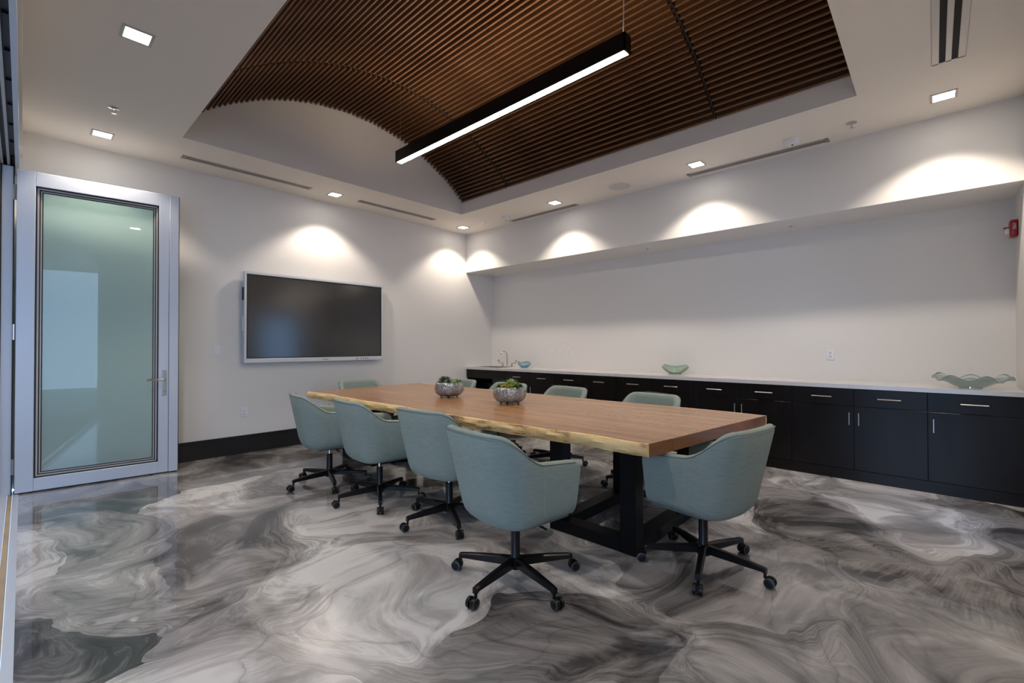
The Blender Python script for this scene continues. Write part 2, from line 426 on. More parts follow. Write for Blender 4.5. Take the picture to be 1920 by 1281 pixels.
# ------------------------------------------------------------------ open glass door leaf
A0 = Vector((-0.045, 6.03, 0)); A1 = Vector((1.13, 5.914, 0))
dv = A1-A0; DL = dv.length; dang = math.atan2(dv.y, dv.x)
door = empty('door_1', A0, dang); struct(door, 'tall silver framed glass door standing open against the display wall', 'door')
DT, DZ0, DZ1 = 0.075, 0.012, 2.93
gx0, gx1, gz0, gz1 = 0.118, 1.015, 0.128, 2.80
def part(name, a, mt, bev=0.003):
    return obj(name, nbox(*a, bev=bev, seg=1), mt, door)
part('hinge_stile', (0, gx0, 0, DT, DZ0, DZ1), M['alu'])
part('lock_stile', (gx1, gx1+0.085, 0, DT, DZ0, DZ1), M['alu'])
part('astragal', (gx1+0.087, DL, -0.012, DT+0.01, DZ0, DZ1-0.005), M['alu'])
part('edge_gasket', (DL, DL+0.006, 0.0, DT, DZ0, DZ1-0.005), M['gasket'], 0)
part('bottom_rail', (gx0, gx1, 0, DT, DZ0, gz0), M['alu'])
part('top_rail', (gx0, gx1, 0, DT, gz1, DZ1), M['alu'])
part('door_sweep', (0, DL, 0.01, DT-0.01, 0.002, DZ0), M['gasket'], 0)
g = 0.011
bm = bmesh.new()
for (t0, dep) in ((0.0, 0.012), (0.020, 0.028), (0.036, 0.040)):
    a, b, c, d = gx0+t0, gx1-t0, gz0+t0, gz1-t0
    y0 = dep; y1 = dep+0.012
    box(bm, a, a+g, y0, y1, c, d); box(bm, b-g, b, y0, y1, c, d); box(bm, a, b, y0, y1, c, c+g); box(bm, a, b, y0, y1, d-g, d)
obj('glazing_gasket', bm, M['gasket'], door)
bm = bmesh.new()
for (t0, dep) in ((0.011, 0.020), (0.028, 0.034)):
    a, b, c, d = gx0+t0, gx1-t0, gz0+t0, gz1-t0; q = 0.012
    y0 = dep; y1 = dep+0.010
    box(bm, a, a+q, y0, y1, c, d); box(bm, b-q, b, y0, y1, c, d); box(bm, a, b, y0, y1, c, c+q); box(bm, a, b, y0, y1, d-q, d)
obj('glazing_bead', bm, M['ventmetal'], door)
obj('glass_pane', nbox(gx0+0.03, gx1-0.03, 0.046, 0.052, gz0+0.03, gz1-0.03), M['pane'], door)
hp = obj('handle_plate', nbox(gx1+0.028, gx1+0.068, -0.008, 0.0, 0.815, 1.085, bev=0.003), M['steel'], door)
bm = bmesh.new()
tube(bm, [(gx1+0.048, -0.005, 0.985), (gx1+0.048, -0.055, 0.985), (gx1+0.035, -0.065, 0.985), (gx1-0.10, -0.062, 0.985)], 0.0095, 10)
obj('lever', bm, M['chrome'], hp, smooth=True)
bm = bmesh.new(); tube(bm, [(gx1+0.048, -0.008, 0.865), (gx1+0.048, -0.018, 0.865)], 0.012, 12); obj('key_cylinder', bm, M['chrome'], hp)
bm = bmesh.new()
tube(bm, [(gx1+0.048, DT, 0.985), (gx1+0.048, DT+0.055, 0.985), (gx1+0.035, DT+0.062, 0.985), (gx1-0.09, DT+0.06, 0.985)], 0.0095, 10)
obj('outer_lever', bm, M['steel'], door, smooth=True)
for z in (0.25, 1.46, 2.72):
    bm = bmesh.new(); tube(bm, [(-0.012, 0.02, z-0.07), (-0.012, 0.02, z+0.07)], 0.011, 10)
    obj('hinge', bm, M['chrome'], door, smooth=True)

# ------------------------------------------------------------------ slatted arch
sc = empty('slat_ceiling', (2.84, 0, 0)); tag(sc, 'arched ceiling feature of narrow brown wooden slats inside the coffer', 'wood ceiling')
R0, ZC = 2.64, 4.23-2.64
half = math.asin(1.785/R0)
SECT = [(CY0+0.012, 1.542), (1.578, 4.332), (4.368, CY1-0.03)]
NS = 66
for (ya, yb) in SECT:
    proto = None
    for k in range(NS):
        a = -half+0.011+(2*half-0.022)*k/(NS-1)
        if proto is None:
            bm = nbox(-0.010, 0.010, ya, yb, 0, 0.062, bev=0.002, seg=1)
            o = obj('slat', bm, M['slat'], sc); proto = o
        else:
            o = proto.copy(); COL.objects.link(o); o.parent = sc
        o.location = (R0*math.sin(a), random.uniform(-0.006, 0.006), ZC+R0*math.cos(a))
        o.rotation_euler = (0, a, 0)
bm = bmesh.new(); prev = None
for k in range(41):
    a = -half+2*half*k/40; rr = R0+0.068
    x = max(-1.785, min(1.785, rr*math.sin(a)))
    cur = [bm.verts.new((x, CY0+0.005, ZC+rr*math.cos(a))), bm.verts.new((x, CY1-0.005, ZC+rr*math.cos(a)))]
    if prev: bm.faces.new((prev[0], prev[1], cur[1], cur[0]))
    prev = cur
obj('backing', bm, M['backing'], sc, smooth=True)
for yj in (1.56, 4.35):
    bm = bmesh.new(); tube(bm, [((R0+0.03)*math.sin(-half+2*half*k/40), yj, ZC+(R0+0.03)*math.cos(-half+2*half*k/40)) for k in range(41)], 0.012, 6)
    obj('suspension_rib', bm, M['gasket'], sc)

# ------------------------------------------------------------------ pendant
pn = empty('linear_pendant', (2.84, 2.95, 3.365)); tag(pn, 'long slim black linear pendant light hanging over the table', 'pendant light')
PLH = 1.41
bm = bmesh.new()
box(bm, -0.042, -0.032, -PLH, PLH, 0.0, 0.125); box(bm, 0.032, 0.042, -PLH, PLH, 0.0, 0.125)
box(bm, -0.042, 0.042, -PLH, -PLH+0.012, 0.0, 0.125); box(bm, -0.042, 0.042, PLH-0.012, PLH, 0.0, 0.125)
box(bm, -0.032, 0.032, -PLH, PLH, 0.05, 0.06)
obj('housing', bm, M['black'], pn)
obj('diffuser', nbox(-0.032, 0.032, -PLH+0.012, PLH-0.012, 0.001, 0.012), M['pend'], pn)
obj('uplight_lens', nbox(-0.030, 0.030, -PLH+0.02, PLH-0.02, 0.105, 0.112), M['pendup'], pn)
for s in (-1, 1):
    bm = bmesh.new(); tube(bm, [(-0.0, s*(PLH-0.03), 0.12), (0.0, s*(PLH-0.03), 0.88)], 0.0022, 6)
    cb = obj('hanging_cable', bm, M['steel'], pn)
    if s < 0:
        bm = bmesh.new(); tube(bm, [(-0.014, s*(PLH-0.03), 0.12), (-0.002, s*(PLH-0.03), 0.35), (0.004, s*(PLH-0.03), 0.88)], 0.003, 6)
        obj('power_cord', bm, M['plastic'], pn)

# ------------------------------------------------------------------ downlights
def downlight(x, y, label, visible=True):
    t = empty('recessed_downlight', (x, y, C)); tag(t, label, 'downlight', 'square recessed ceiling downlights')
    a, b = 0.083, 0.066
    bm = bmesh.new()
    for q in ((-a, a, -a, -b), (-a, a, b, a), (-a, -b, -b, b), (b, a, -b, b)):
        box(bm, q[0], q[1], q[2], q[3], -0.006, 0.0)
    obj('trim_ring', bm, M['ventmetal'], t)
    obj('lens', nbox(-b, b, -b, b, -0.003, 0.0), M['lamp'], t)
    L = bpy.data.lights.new('downlight_beam', 'SPOT'); L.energy = DOWN_W; L.color = WARM
    L.spot_size = math.radians(112); L.spot_blend = 0.45; L.shadow_soft_size = 0.045
    lo = bpy.data.objects.new('downlight_beam', L); COL.objects.link(lo); lo.parent = t; lo.location = (0, 0, -0.055)
for (x, y, lb) in [
    (0.50, 3.82, 'largest square downlight in the pale ceiling, near the top left'),
    (0.51, 5.85, 'square downlight in the ceiling just above the open glass door'),
    (2.85, 5.90, 'square downlight between the two air slots before the display wall'),
    (5.15, 5.93, 'square downlight in the far ceiling corner between the walls'),
    (5.15, 3.95, 'square downlight above the niche, beside the farther wall-side air slot'),
    (5.15, 1.95, 'square downlight above the niche, beside the nearer long air slot'),
    (5.12, -0.07, 'square downlight below the broad air grille at the right'),
    (0.50, 1.85, 'square downlight over the near floor beside the glass wall opening'),
    (2.85, -0.07, 'square downlight between the near coffer edge and the end wall')]:
    downlight(x, y, lb)

# ------------------------------------------------------------------ air slots
def vent(x0, x1, y0, y1, along, label, e=0.03, rim=0.03):
    t = empty('linear_air_diffuser', ((x0+x1)/2, (y0+y1)/2, C)); tag(t, label, 'air vent', 'linear slot air diffusers')
    hx, hy = (x1-x0)/2, (y1-y0)/2
    obj('slot_backing', nbox(-hx+0.01, hx-0.01, -hy+0.01, hy-0.01, -0.0025, 0.0), M['ventblack'], t)
    bm = bmesh.new()
    if along == 'x':
        wv = 2*hy; s = wv*0.19
        for (a, b) in ((-hy, -hy+wv*0.22), (-hy+wv*0.22+s, hy-wv*0.22-s), (hy-wv*0.22, hy)):
            box(bm, -hx, hx, a, b, -0.0055, -0.003, bev=0.002, seg=1)
        box(bm, -hx, -hx+e, -hy, hy, -0.0055, -0.003); box(bm, hx-e, hx, -hy, hy, -0.0055, -0.003)
    else:
        wv = 2*hx; s = wv*0.19
        for (a, b) in ((-hx, -hx+wv*0.22), (-hx+wv*0.22+s, hx-wv*0.22-s), (hx-wv*0.22, hx)):
            box(bm, a, b, -hy, hy, -0.0055, -0.003, bev=0.002, seg=1)
        box(bm, -hx, hx, -hy, -hy+e, -0.0055, -0.003); box(bm, -hx, hx, hy-e, hy, -0.0055, -0.003)
    obj('vent_frame', bm, M['ventmetal'], t)
vent(1.15, 2.53, 5.855, 5.955, 'x', 'slim double-slot air diffuser nearest the open glass door')
vent(3.20, 4.52, 5.855, 5.955, 'x', 'slim double-slot air diffuser in the ceiling above the display')
vent(5.385, 5.485, 3.76, 5.06, 'y', 'slim double-slot air diffuser above the niche, farther from camera')
vent(5.375, 5.475, 0.75, 2.15, 'y', 'slim double-slot air diffuser above the niche, nearer to camera')
vent(3.2, 4.51, -0.175, 0.0, 'x', 'broad silver double-slot air grille at the top right', 0.015)
# ------------------------------------------------------------------ ceiling fittings
def sprinkler(x, y, z, label, sc_=1.0):
    t = empty('fire_sprinkler', (x, y, z)); tag(t, label, 'sprinkler')
    bm = bmesh.new(); lathe(bm, [(0.040*sc_, 0), (0.039*sc_, -0.006), (0.026*sc_, -0.010), (0.012*sc_, -0.012)], 20, close_top=True)
    obj('escutcheon', bm, M['chrome'], t, smooth=True)
    bm = bmesh.new()
    for s in (-1, 1):
        tube(bm, [(s*0.010, 0, -0.012), (s*0.016, 0, -0.025), (s*0.003, 0, -0.042)], 0.0028, 6)
    obj('frame_arms', bm, M['chrome'], t)
    bm = bmesh.new(); lathe(bm, [(0.0035, -0.040), (0.004, -0.044), (0.018, -0.046), (0.018, -0.048)], 14, close_top=True, close_bot=True)
    obj('deflector', bm, M['steel'], t)
sprinkler(0.52, 5.135, C, 'chrome sprinkler head between the two left downlights')
sprinkler(5.16, 0.54, C, 'chrome sprinkler head beyond the nearer air slot, at the right')
sprinkler(5.18, 5.435, C, 'small sprinkler head beside the far corner downlight')
for (x, y, lb) in ((5.92, 2.92, 'tiny sprinkler cap under the niche soffit, left one'), (5.90, 1.18, 'tiny sprinkler cap under the niche soffit, right one')):
    bm = bmesh.new(); lathe(bm, [(0.022, 0), (0.022, -0.006), (0.016, -0.009), (0.006, -0.010), (0.005, -0.02)], 16, close_top=True)
    tag(obj('concealed_sprinkler', bm, M['steel'], None, True, (x, y, S)), lb, 'sprinkler')
def detector(x, y, label):
    t = empty('smoke_detector', (x, y, C)); tag(t, label, 'smoke detector')
    bm = bmesh.new(); lathe(bm, [(0.076, 0), (0.076, -0.012), (0.070, -0.018)], 28, close_top=True); obj('mounting_base', bm, M['plastic'], t, True)
    bm = bmesh.new(); lathe(bm, [(0.062, -0.018), (0.060, -0.032), (0.048, -0.044), (0.030, -0.048)], 28, close_top=True); obj('cover', bm, M['plastic'], t, True)
    bm = bmesh.new(); lathe(bm, [(0.010, -0.047), (0.010, -0.052)], 10, close_top=True); obj('sensor', bm, M['slot'], t)
detector(5.195, 1.02, 'white smoke detector beside the nearer niche air slot')
detector(5.21, 4.97, 'white smoke detector near the far end of the farther air slot')
t = empty('ceiling_speaker', (5.185, 2.935, C)); tag(t, 'round flush white ceiling speaker between two downlights', 'speaker')
bm = bmesh.new(); lathe(bm, [(0.150, 0), (0.149, -0.005), (0.140, -0.007)], 40, close_top=True); obj('speaker_rim', bm, M['ceil'], t, True)
bm = bmesh.new(); lathe(bm, [(0.137, -0.0075), (0.10, -0.010)], 40, close_top=True); obj('speaker_grille', bm, M['grille'], t, True)

# ------------------------------------------------------------------ wall display
YT = D-0.09
tv = empty('wall_display', (2.8175, YT, 1.12)); tag(tv, 'large dark touch display with white bezel mounted on the wall', 'display')
hw = 0.962; x0s, x1s = 1.883-2.8175, 3.754-2.8175
zs0, zs1, zt, zb = 1.175-1.12, 2.229-1.12, 2.262-1.12, 0.0
bm = bmesh.new()
box(bm, -hw, x0s, 0, 0.05, zb, zt, bev=0.004, seg=1); box(bm, x1s, hw, 0, 0.05, zb, zt, bev=0.004, seg=1)
box(bm, x0s, x1s, 0, 0.05, zb, zs0, bev=0.003, seg=1); box(bm, x0s, x1s, 0, 0.05, zs1, zt, bev=0.003, seg=1)
obj('bezel', bm, M['tvwhite'], tv)
bm = bmesh.new()
q = 0.012
box(bm, x0s, x0s+q, 0.004, 0.02, zs0, zs1); box(bm, x1s-q, x1s, 0.004, 0.02, zs0, zs1); box(bm, x0s, x1s, 0.004, 0.02, zs0, zs0+q); box(bm, x0s, x1s, 0.004, 0.02, zs1-q, zs1)
obj('screen_border', bm, M['gasket'], tv)
obj('screen', nbox(x0s+q, x1s-q, 0.008, 0.02, zs0+q, zs1-q), M['tvscreen'], tv)
obj('rear_housing', nbox(-hw+0.05, hw-0.05, 0.05, 0.082, 0.08, zt-0.08, bev=0.01), M['tvwhite'], tv)
obj('wall_bracket', nbox(-0.4, 0.4, 0.08, 0.09, 0.3, 0.8), M['black'], tv)
for k in range(4):
    bm = bmesh.new(); tube(bm, [(0.60+k*0.034, -0.003, 0.030), (0.60+k*0.034, 0.004, 0.030)], 0.0075, 10); obj('button', bm, M['slot'], tv)
bm = bmesh.new(); tube(bm, [(0.535, -0.003, 0.028), (0.535, 0.004, 0.028)], 0.009, 10); obj('power_button', bm, M['slot'], tv)
bm = bmesh.new()
for i in range(6): box(bm, 0.02+i*0.014, 0.031+i*0.014, -0.0015, 0.002, 0.024, 0.031)
obj('logo_mark', bm, M['rim'], tv)
for (a, b) in ((0.78, 0.94), (0.40, 0.58)):
    obj('side_port_panel', nbox(-hw-0.014, -hw, 0.015, 0.045, a, b, bev=0.003, seg=1), M['slot'] if a > 0.7 else M['tvwhite'], tv)

# ------------------------------------------------------------------ wall plates
def plate(x, y, z, facing, label, kind, gang=1):
    t = empty('outlet' if kind == 'outlet' else 'switch_plate', (x, y, z), 0 if facing == 'y' else PI/2*-1)
    tag(t, label, 'outlet' if kind == 'outlet' else 'switch')
    wdt = 0.036*gang+0.0 if gang == 1 else 0.036+0.023*(gang-1)
    obj('cover_plate', nbox(-wdt, wdt, -0.006, 0.0, -0.058, 0.058, bev=0.002, seg=1), M['plastic'], t)
    for gq in range(gang):
        cx = (gq-(gang-1)/2)*0.046
        if kind == 'outlet':
            for s in (-1, 1):
                rc = obj('receptacle', nbox(cx-0.016, cx+0.016, -0.0085, -0.005, s*0.02-0.014, s*0.02+0.014, bev=0.002, seg=1), M['plastic'], t)
                bm = bmesh.new()
                box(bm, cx-0.008, cx-0.005, -0.0095, -0.008, s*0.02-0.002, s*0.02+0.008); box(bm, cx+0.005, cx+0.008, -0.0095, -0.008, s*0.02-0.002, s*0.02+0.008)
                box(bm, cx-0.0025, cx+0.0025, -0.0095, -0.008, s*0.02-0.010, s*0.02-0.005)
                obj('slots', bm, M['slot'], rc)
        else:
            obj('rocker', nbox(cx-0.016, cx+0.016, -0.009, -0.005, -0.033, 0.033, bev=0.002, seg=1), M['plastic'], t)
plate(1.59, D, 1.281, 'y', 'white switch plate between the glass door and the display', 'switch')
plate(1.887, D, 0.507, 'y', 'white outlet low on the wall below the display corner', 'outlet')
plate(2.82, D, 0.53, 'y', 'white outlet under the display seen past the table corner, left one', 'outlet')
plate(2.97, D, 0.53, 'y', 'white outlet under the display seen past the table corner, right one', 'outlet')
plate(W2, 4.825, 1.224, 'x', 'white switch plate in the niche near the sink', 'switch')
plate(W2, 4.477, 1.227, 'x', 'white outlet in the niche near the sink', 'outlet')
plate(W2, 0.863, 1.226, 'x', 'white outlet in the niche left of the big teal bowl', 'outlet')
# ------------------------------------------------------------------ fire alarm on the end wall
fa = empty('fire_alarm', (6.02, YR, 2.37), PI); tag(fa, 'red fire alarm strobe mounted at the end of the niche', 'fire alarm')
bm = bmesh.new(); box(bm, -0.062, 0.062, -0.052, 0.0, -0.075, 0.075, bev=0.014, seg=3); obj('alarm_body', bm, M['red'], fa, True)
obj('strobe_lens', nbox(-0.028, 0.028, -0.078, -0.05, -0.045, 0.005, bev=0.005), M['lens'], fa)
bm = bmesh.new(); tube(bm, [(-0.034, -0.054, 0.010), (-0.026, -0.084, 0.012), (0.026, -0.084, 0.012), (0.034, -0.054, 0.010)], 0.005, 6); obj('lens_hood', bm, M['red'], fa)
obj('test_window', nbox(-0.02, 0.02, -0.054, -0.05, -0.068, -0.055), M['lens'], fa)
def text(parent, s, size, loc, rot, mt, name):
    cu = bpy.data.curves.new(name, 'FONT'); cu.body = s; cu.size = size; cu.align_x = 'CENTER'; cu.align_y = 'CENTER'; cu.extrude = 0.0004
    o = bpy.data.objects.new('tmp', cu); COL.objects.link(o)
    dg = bpy.context.evaluated_depsgraph_get(); me = bpy.data.meshes.new_from_object(o.evaluated_get(dg))
    bpy.data.objects.remove(o); me.materials.clear(); me.materials.append(mt)
    t_ = bpy.data.objects.new(name, me); COL.objects.link(t_); t_.parent = parent; t_.location = loc; t_.rotation_euler = rot
text(fa, 'FIRE', 0.030, (-0.0625, -0.026, 0.012), (PI/2, -PI/2, -PI/2), M['plastic'], 'fire_lettering')
text(fa, 'FIRE', 0.030, (0.0625, -0.026, 0.012), (PI/2, PI/2, PI/2), M['plastic'], 'fire_lettering')

# ------------------------------------------------------------------ cabinets
XF = 5.575
def pull_h(parent, y, z, L=0.155):
    bm = bmesh.new(); tube(bm, [(XF-0.012, y-L/2, z), (XF-0.030, y-L/2, z)], 0.004, 6); tube(bm, [(XF-0.012, y+L/2, z), (XF-0.030, y+L/2, z)], 0.004, 6)
    tube(bm, [(XF-0.030, y-L/2-0.008, z), (XF-0.030, y+L/2+0.008, z)], 0.0055, 8)
    obj('pull_handle', bm, M['steel'], parent)
def pull_v(parent, y, z0, z1):
    bm = bmesh.new(); tube(bm, [(XF-0.012, y, z0), (XF-0.030, y, z0)], 0.004, 6); tube(bm, [(XF-0.012, y, z1), (XF-0.030, y, z1)], 0.004, 6)
    tube(bm, [(XF-0.030, y, z0-0.008), (XF-0.030, y, z1+0.008)], 0.0055, 8)
    obj('pull_handle', bm, M['steel'], parent)
def cabinet(seams, handed, label):
    y0, y1 = seams[0], seams[-1]
    t = empty('base_cabinet', ((W2+XF)/2, (y0+y1)/2, 0)); tag(t, label, 'cabinet', 'dark base cabinets along the niche')
    off = Vector(t.location)
    def P(name, bm, mt, par=t):
        o = obj(name, bm, mt, par)
        o.matrix_parent_inverse = Matrix.Translation(-off) if par is t else Matrix.Identity(4)
        return o
    P('carcass', nbox(XF+0.006, W2-0.002, y0+0.001, y1-0.001, 0.105, 0.902), M['espresso'])
    P('plinth', nbox(XF-0.004, W2-0.002, y0, y1, 0.0, 0.104), M['espresso'])
    for i in range(len(seams)-1):
        a, b = seams[i]+0.0025, seams[i+1]-0.0025
        dw = P('drawer_front', nbox(XF-0.014, XF+0.005, a, b, 0.734, 0.899, bev=0.0015, seg=1), M['espresso']); pull_h(dw, (a+b)/2, 0.815)
        dd = P('door', nbox(XF-0.014, XF+0.005, a, b, 0.109, 0.729, bev=0.0015, seg=1), M['espresso'])
        hy = (b-0.035) if handed[i] == 'hi' else (a+0.035)
        pull_v(dd, hy, 0.555, 0.66)
sm = [-0.48, 0.05, 0.585, 1.117, 1.644, 2.17, 2.695, 3.222, 3.748, 4.265, 4.794, 5.317]
cabinet([-0.545, 0.05], ['hi'], 'single-door dark cabinet below the big teal bowl')
cabinet(sm[1:4], ['hi', 'lo'], 'dark two-door cabinet with blue sheen, right of the near end chair')
cabinet(sm[3:6], ['hi', 'lo'], 'dark two-door cabinet partly behind the near end chair')
cabinet(sm[5:8], ['hi', 'lo'], 'dark two-drawer cabinet beneath the green glass dish')
cabinet(sm[7:10], ['hi', 'lo'], 'dark two-drawer cabinet behind the second nearest far-side chair')
cabinet(sm[9:12], ['hi', 'lo'], 'dark two-drawer cabinet next to the sink knee space')
t = empty('sink_cabinet', ((W2+XF)/2, 5.8, 0)); tag(t, 'dark sink apron with open knee space in the far corner', 'cabinet')
inv = Matrix.Translation(-Vector(t.location))
for nm, a in (('apron', (XF-0.01, XF+0.012, 5.32, D-0.002, 0.752, 0.902)), ('side_panel', (XF+0.012, W2-0.002, 5.32, 5.34, 0.0, 0.902)),
              ('knee_panel', (XF+0.28, XF+0.30, 5.342, D-0.002, 0.0, 0.64)), ('side_panel', (XF+0.012, W2-0.002, D-0.022, D-0.002, 0.0, 0.750))):
    o = obj(nm, nbox(*a), M['espresso'], t); o.matrix_parent_inverse = inv
# worktop with sink cut-out
SX0, SX1, SY0, SY1 = 5.66, 6.00, 5.60, 6.16
bm = bmesh.new(); zt0, zt1 = 0.905, 0.945
XC = XF-0.028
box(bm, XC, W2-0.001, YR+0.001, SY0, zt0, zt1); box(bm, XC, W2-0.001, SY1, D-0.001, zt0, zt1)
box(bm, XC, SX0, SY0, SY1, zt0, zt1); box(bm, SX1, W2-0.001, SY0, SY1, zt0, zt1)
tag(obj('worktop', bm, M['quartz']), 'long pale stone worktop running over the dark cabinets', 'worktop')
bm = bmesh.new()
e = 0.02
for a in ((SX0-e, SX1+e, SY0-e, SY0), (SX0-e, SX1+e, SY1, SY1+e), (SX0-e, SX0, SY0, SY1), (SX1, SX1+e, SY0, SY1)):
    box(bm, a[0], a[1], a[2], a[3], zt1, zt1+0.004)
t = empty('sink', ((SX0+SX1)/2, (SY0+SY1)/2, zt1)); tag(t, 'stainless steel sink set into the worktop corner', 'sink')
inv = Matrix.Translation(-Vector(t.location))
o = obj('sink_rim', bm, M['steel'], t); o.matrix_parent_inverse = inv
bm = bmesh.new()
q = 0.006
for a in ((SX0, SX0+q, SY0, SY1), (SX1-q, SX1, SY0, SY1), (SX0, SX1, SY0, SY0+q), (SX0, SX1, SY1-q, SY1)):
    box(bm, a[0], a[1], a[2], a[3], 0.78, zt1)
box(bm, SX0, SX1, SY0, SY1, 0.774, 0.78)
o = obj('basin', bm, M['steel'], t); o.matrix_parent_inverse = inv
# faucet
FY, FX = 5.80, 6.11
f = empty('faucet', (FX, FY, zt1)); tag(f, 'chrome gooseneck faucet with two wrist-blade levers', 'faucet')
bm = bmesh.new()
pts = [(0, 0, 0), (0, 0, 0.20)]+[(-0.075+0.075*math.cos(a), 0.02*(a/PI), 0.20+0.085*math.sin(a)) for a in [PI*k/10 for k in range(1, 10)]]
tube(bm, pts, 0.0115, 10); obj('gooseneck_spout', bm, M['chrome'], f, True)
bm = bmesh.new(); lathe(bm, [(0.024, 0), (0.024, 0.012), (0.016, 0.03), (0.013, 0.05)], 16, close_top=True); obj('spout_base', bm, M['chrome'], f, True)
for s in (-1, 1):
    bm = bmesh.new(); lathe(bm, [(0.024, 0), (0.022, 0.015), (0.013, 0.04), (0.013, 0.068)], 16, c=(0, s*0.115, 0), close_top=True)
    vb = obj('valve_body', bm, M['chrome'], f, True)
    bm = bmesh.new(); tube(bm, [(0, s*0.115, 0.066), (0, s*0.175, 0.064), (0, s*0.205, 0.072), (0, s*0.222, 0.10), (0, s*0.226, 0.125)], 0.01, 8, radii=[0.009, 0.008, 0.010, 0.014, 0.012])
    obj('wrist_blade', bm, M['chrome'], vb, True)

# ------------------------------------------------------------------ glass dishes
def dish(name, loc, prof, wave, mt, label, n=72, rz=0.0, extra=None, foot=None):
    t = empty(name, loc, rz); tag(t, label, 'glass bowl', 'art glass bowls on the worktop')
    bm = bmesh.new(); lathe(bm, prof, n, close_bot=True, wave=wave)
    o = obj('bowl_body', bm, mt, t, True)
    sd = o.modifiers.new('thick', 'SOLIDIFY'); sd.thickness = 0.004
    for (r, z, rad) in (extra or []):
        bm = bmesh.new()
        pts = []
        for k in range(n+1):
            a = 2*PI*k/n; dr, dz = wave(a, r, z); pts.append(((r+dr)*math.cos(a), (r+dr)*math.sin(a), z+dz))
        tube(bm, pts, rad, 6, cap=False)
        obj('rim_line', bm, M['bglass_edge'], t, True)
    if foot:
        bm = bmesh.new(); lathe(bm, [(foot, 0), (foot*0.9, 0.010)], 32, close_bot=True, close_top=True); obj('foot', bm, mt, t, True)
def wv1(a, r, z):
    k = max(0.0, (r-0.10)/0.17); return (0.018*k*math.sin(3*a+1), 0.026*k*k*math.sin(7*a)+0.008*k*math.sin(3*a+0.5))
dish('art_glass_bowl', (5.83, -0.235, zt1+0.002), [(0.075, 0.004), (0.11, 0.018), (0.16, 0.048), (0.20, 0.070), (0.235, 0.088), (0.262, 0.092)], wv1, M['bglass_teal'],
     'large pale teal glass bowl with ruffled rim at the right', 90, 0.6, [(0.262, 0.092, 0.003), (0.20, 0.0705, 0.0022)], 0.08)
def wv2(a, r, z):
    k = max(0.0, (r-0.06)/0.08); return (0.010*k*math.sin(2*a+1), 0.014*k*math.sin(3*a)+0.010*k*math.sin(2*a+2))
dish('art_glass_bowl', (6.02, 5.30, zt1+0.002), [(0.055, 0.004), (0.085, 0.018), (0.112, 0.045), (0.125, 0.075), (0.112, 0.098)], wv2, M['bglass_blue'],
     'small sky blue glass bowl beside the faucet', 60, 0.0, [(0.112, 0.098, 0.0025)], 0.06)
def wv3(a, r, z):
    k = max(0.0, (r-0.07)/0.1); return (0.030*k*math.cos(2*a), 0.020*k*math.cos(2*a))
dish('art_glass_bowl', (6.03, 2.58, zt1+0.002), [(0.075, 0.004), (0.10, 0.012), (0.135, 0.045), (0.155, 0.080), (0.13, 0.112)], wv3, M['bglass_green'],
     'pale green shell-shaped glass dish at the middle of the worktop', 60, PI/2+0.3, [(0.13, 0.112, 0.003)], 0.085)

# ------------------------------------------------------------------ conference table
tb = empty('conference_table', (3.15, 3.3, 0)); tag(tb, 'long live-edge wooden conference table on black steel posts', 'table')
TI = Matrix.Translation(-Vector(tb.location))
def tpart(name, bm, mt, smooth=False):
    o = obj(name, bm, mt, tb, smooth); o.matrix_parent_inverse = TI; return o
TH = 0.075
yn = lambda x: 1.165-0.205*(x-2.33)/1.655      # near end line
yf = lambda x: 5.50+0.03*(x-2.33)
def near_edge(y):
    return 2.325+0.020*math.sin(y*1.3+0.6)+0.012*math.sin(y*3.9+1)+0.006*math.sin(y*9.1)-0.02*max(0, (y-4.6))+0.015*max(0, (1.9-y))
def far_edge(y):
    return 3.985+0.014*math.sin(y*1.1+2)+0.008*math.sin(y*4.3)-0.035*max(0.0, (1.25-y)/0.3)
X1B, X2B = 2.60, 3.74
GP = 0.0016
def board(x0, x1):
    bm = bmesh.new(); n = 2
    prism(bm, [(x0, yn(x0)), (x1, yn(x1)), (x1, yf(x1)), (x0, yf(x0))], T-TH, T)
    es = [e for e in bm.edges if all(abs(v.co.z-T) < 1e-5 for v in e.verts)]
    bmesh.ops.bevel(bm, geom=es, offset=0.0025, segments=1, affect='EDGES')
    for f_ in bm.faces:
        if abs(f_.normal.y) > 0.7: f_.material_index = 1
    return bm
def strip(x_in, edge, sgn):
    """board from a straight inner joint out to the heartwood boundary"""
    bm = bmesh.new(); N = 90; rows = []
    for i in range(N+1):
        tt = i/N; xe0 = edge(1.13+tt*4.37)
        y = (1-tt)*yn(xe0)+tt*yf(xe0)
        yi = (1-tt)*yn(x_in)+tt*yf(x_in)
        xe = edge(y)
        w_ = 0.020+0.008*math.sin(y*5+1)+0.005*math.sin(y*13)
        rows.append((yi, y, xe, w_))
    return bm, rows
def heart(x_in, edge, sgn):
    bm, rows = strip(x_in, edge, sgn)
    prev = None
    for (yi, y, xe, w_) in rows:
        xo = xe-sgn*w_
        cur = [bm.verts.new((x_in, yi, T-TH)), bm.verts.new((x_in, yi, T-0.0025)), bm.verts.new((x_in+sgn*0.0025, yi, T)), bm.verts.new((xo, y, T)), bm.verts.new((xo, y, T-TH))]
        if prev:
            for k in range(5): bm.faces.new((prev[k], prev[(k+1) % 5], cur[(k+1) % 5], cur[k]))
        else: f_ = bm.faces.new(cur[::-1]); f_.material_index = 1
        prev = cur
    f_ = bm.faces.new(prev); f_.material_index = 1
    return bm
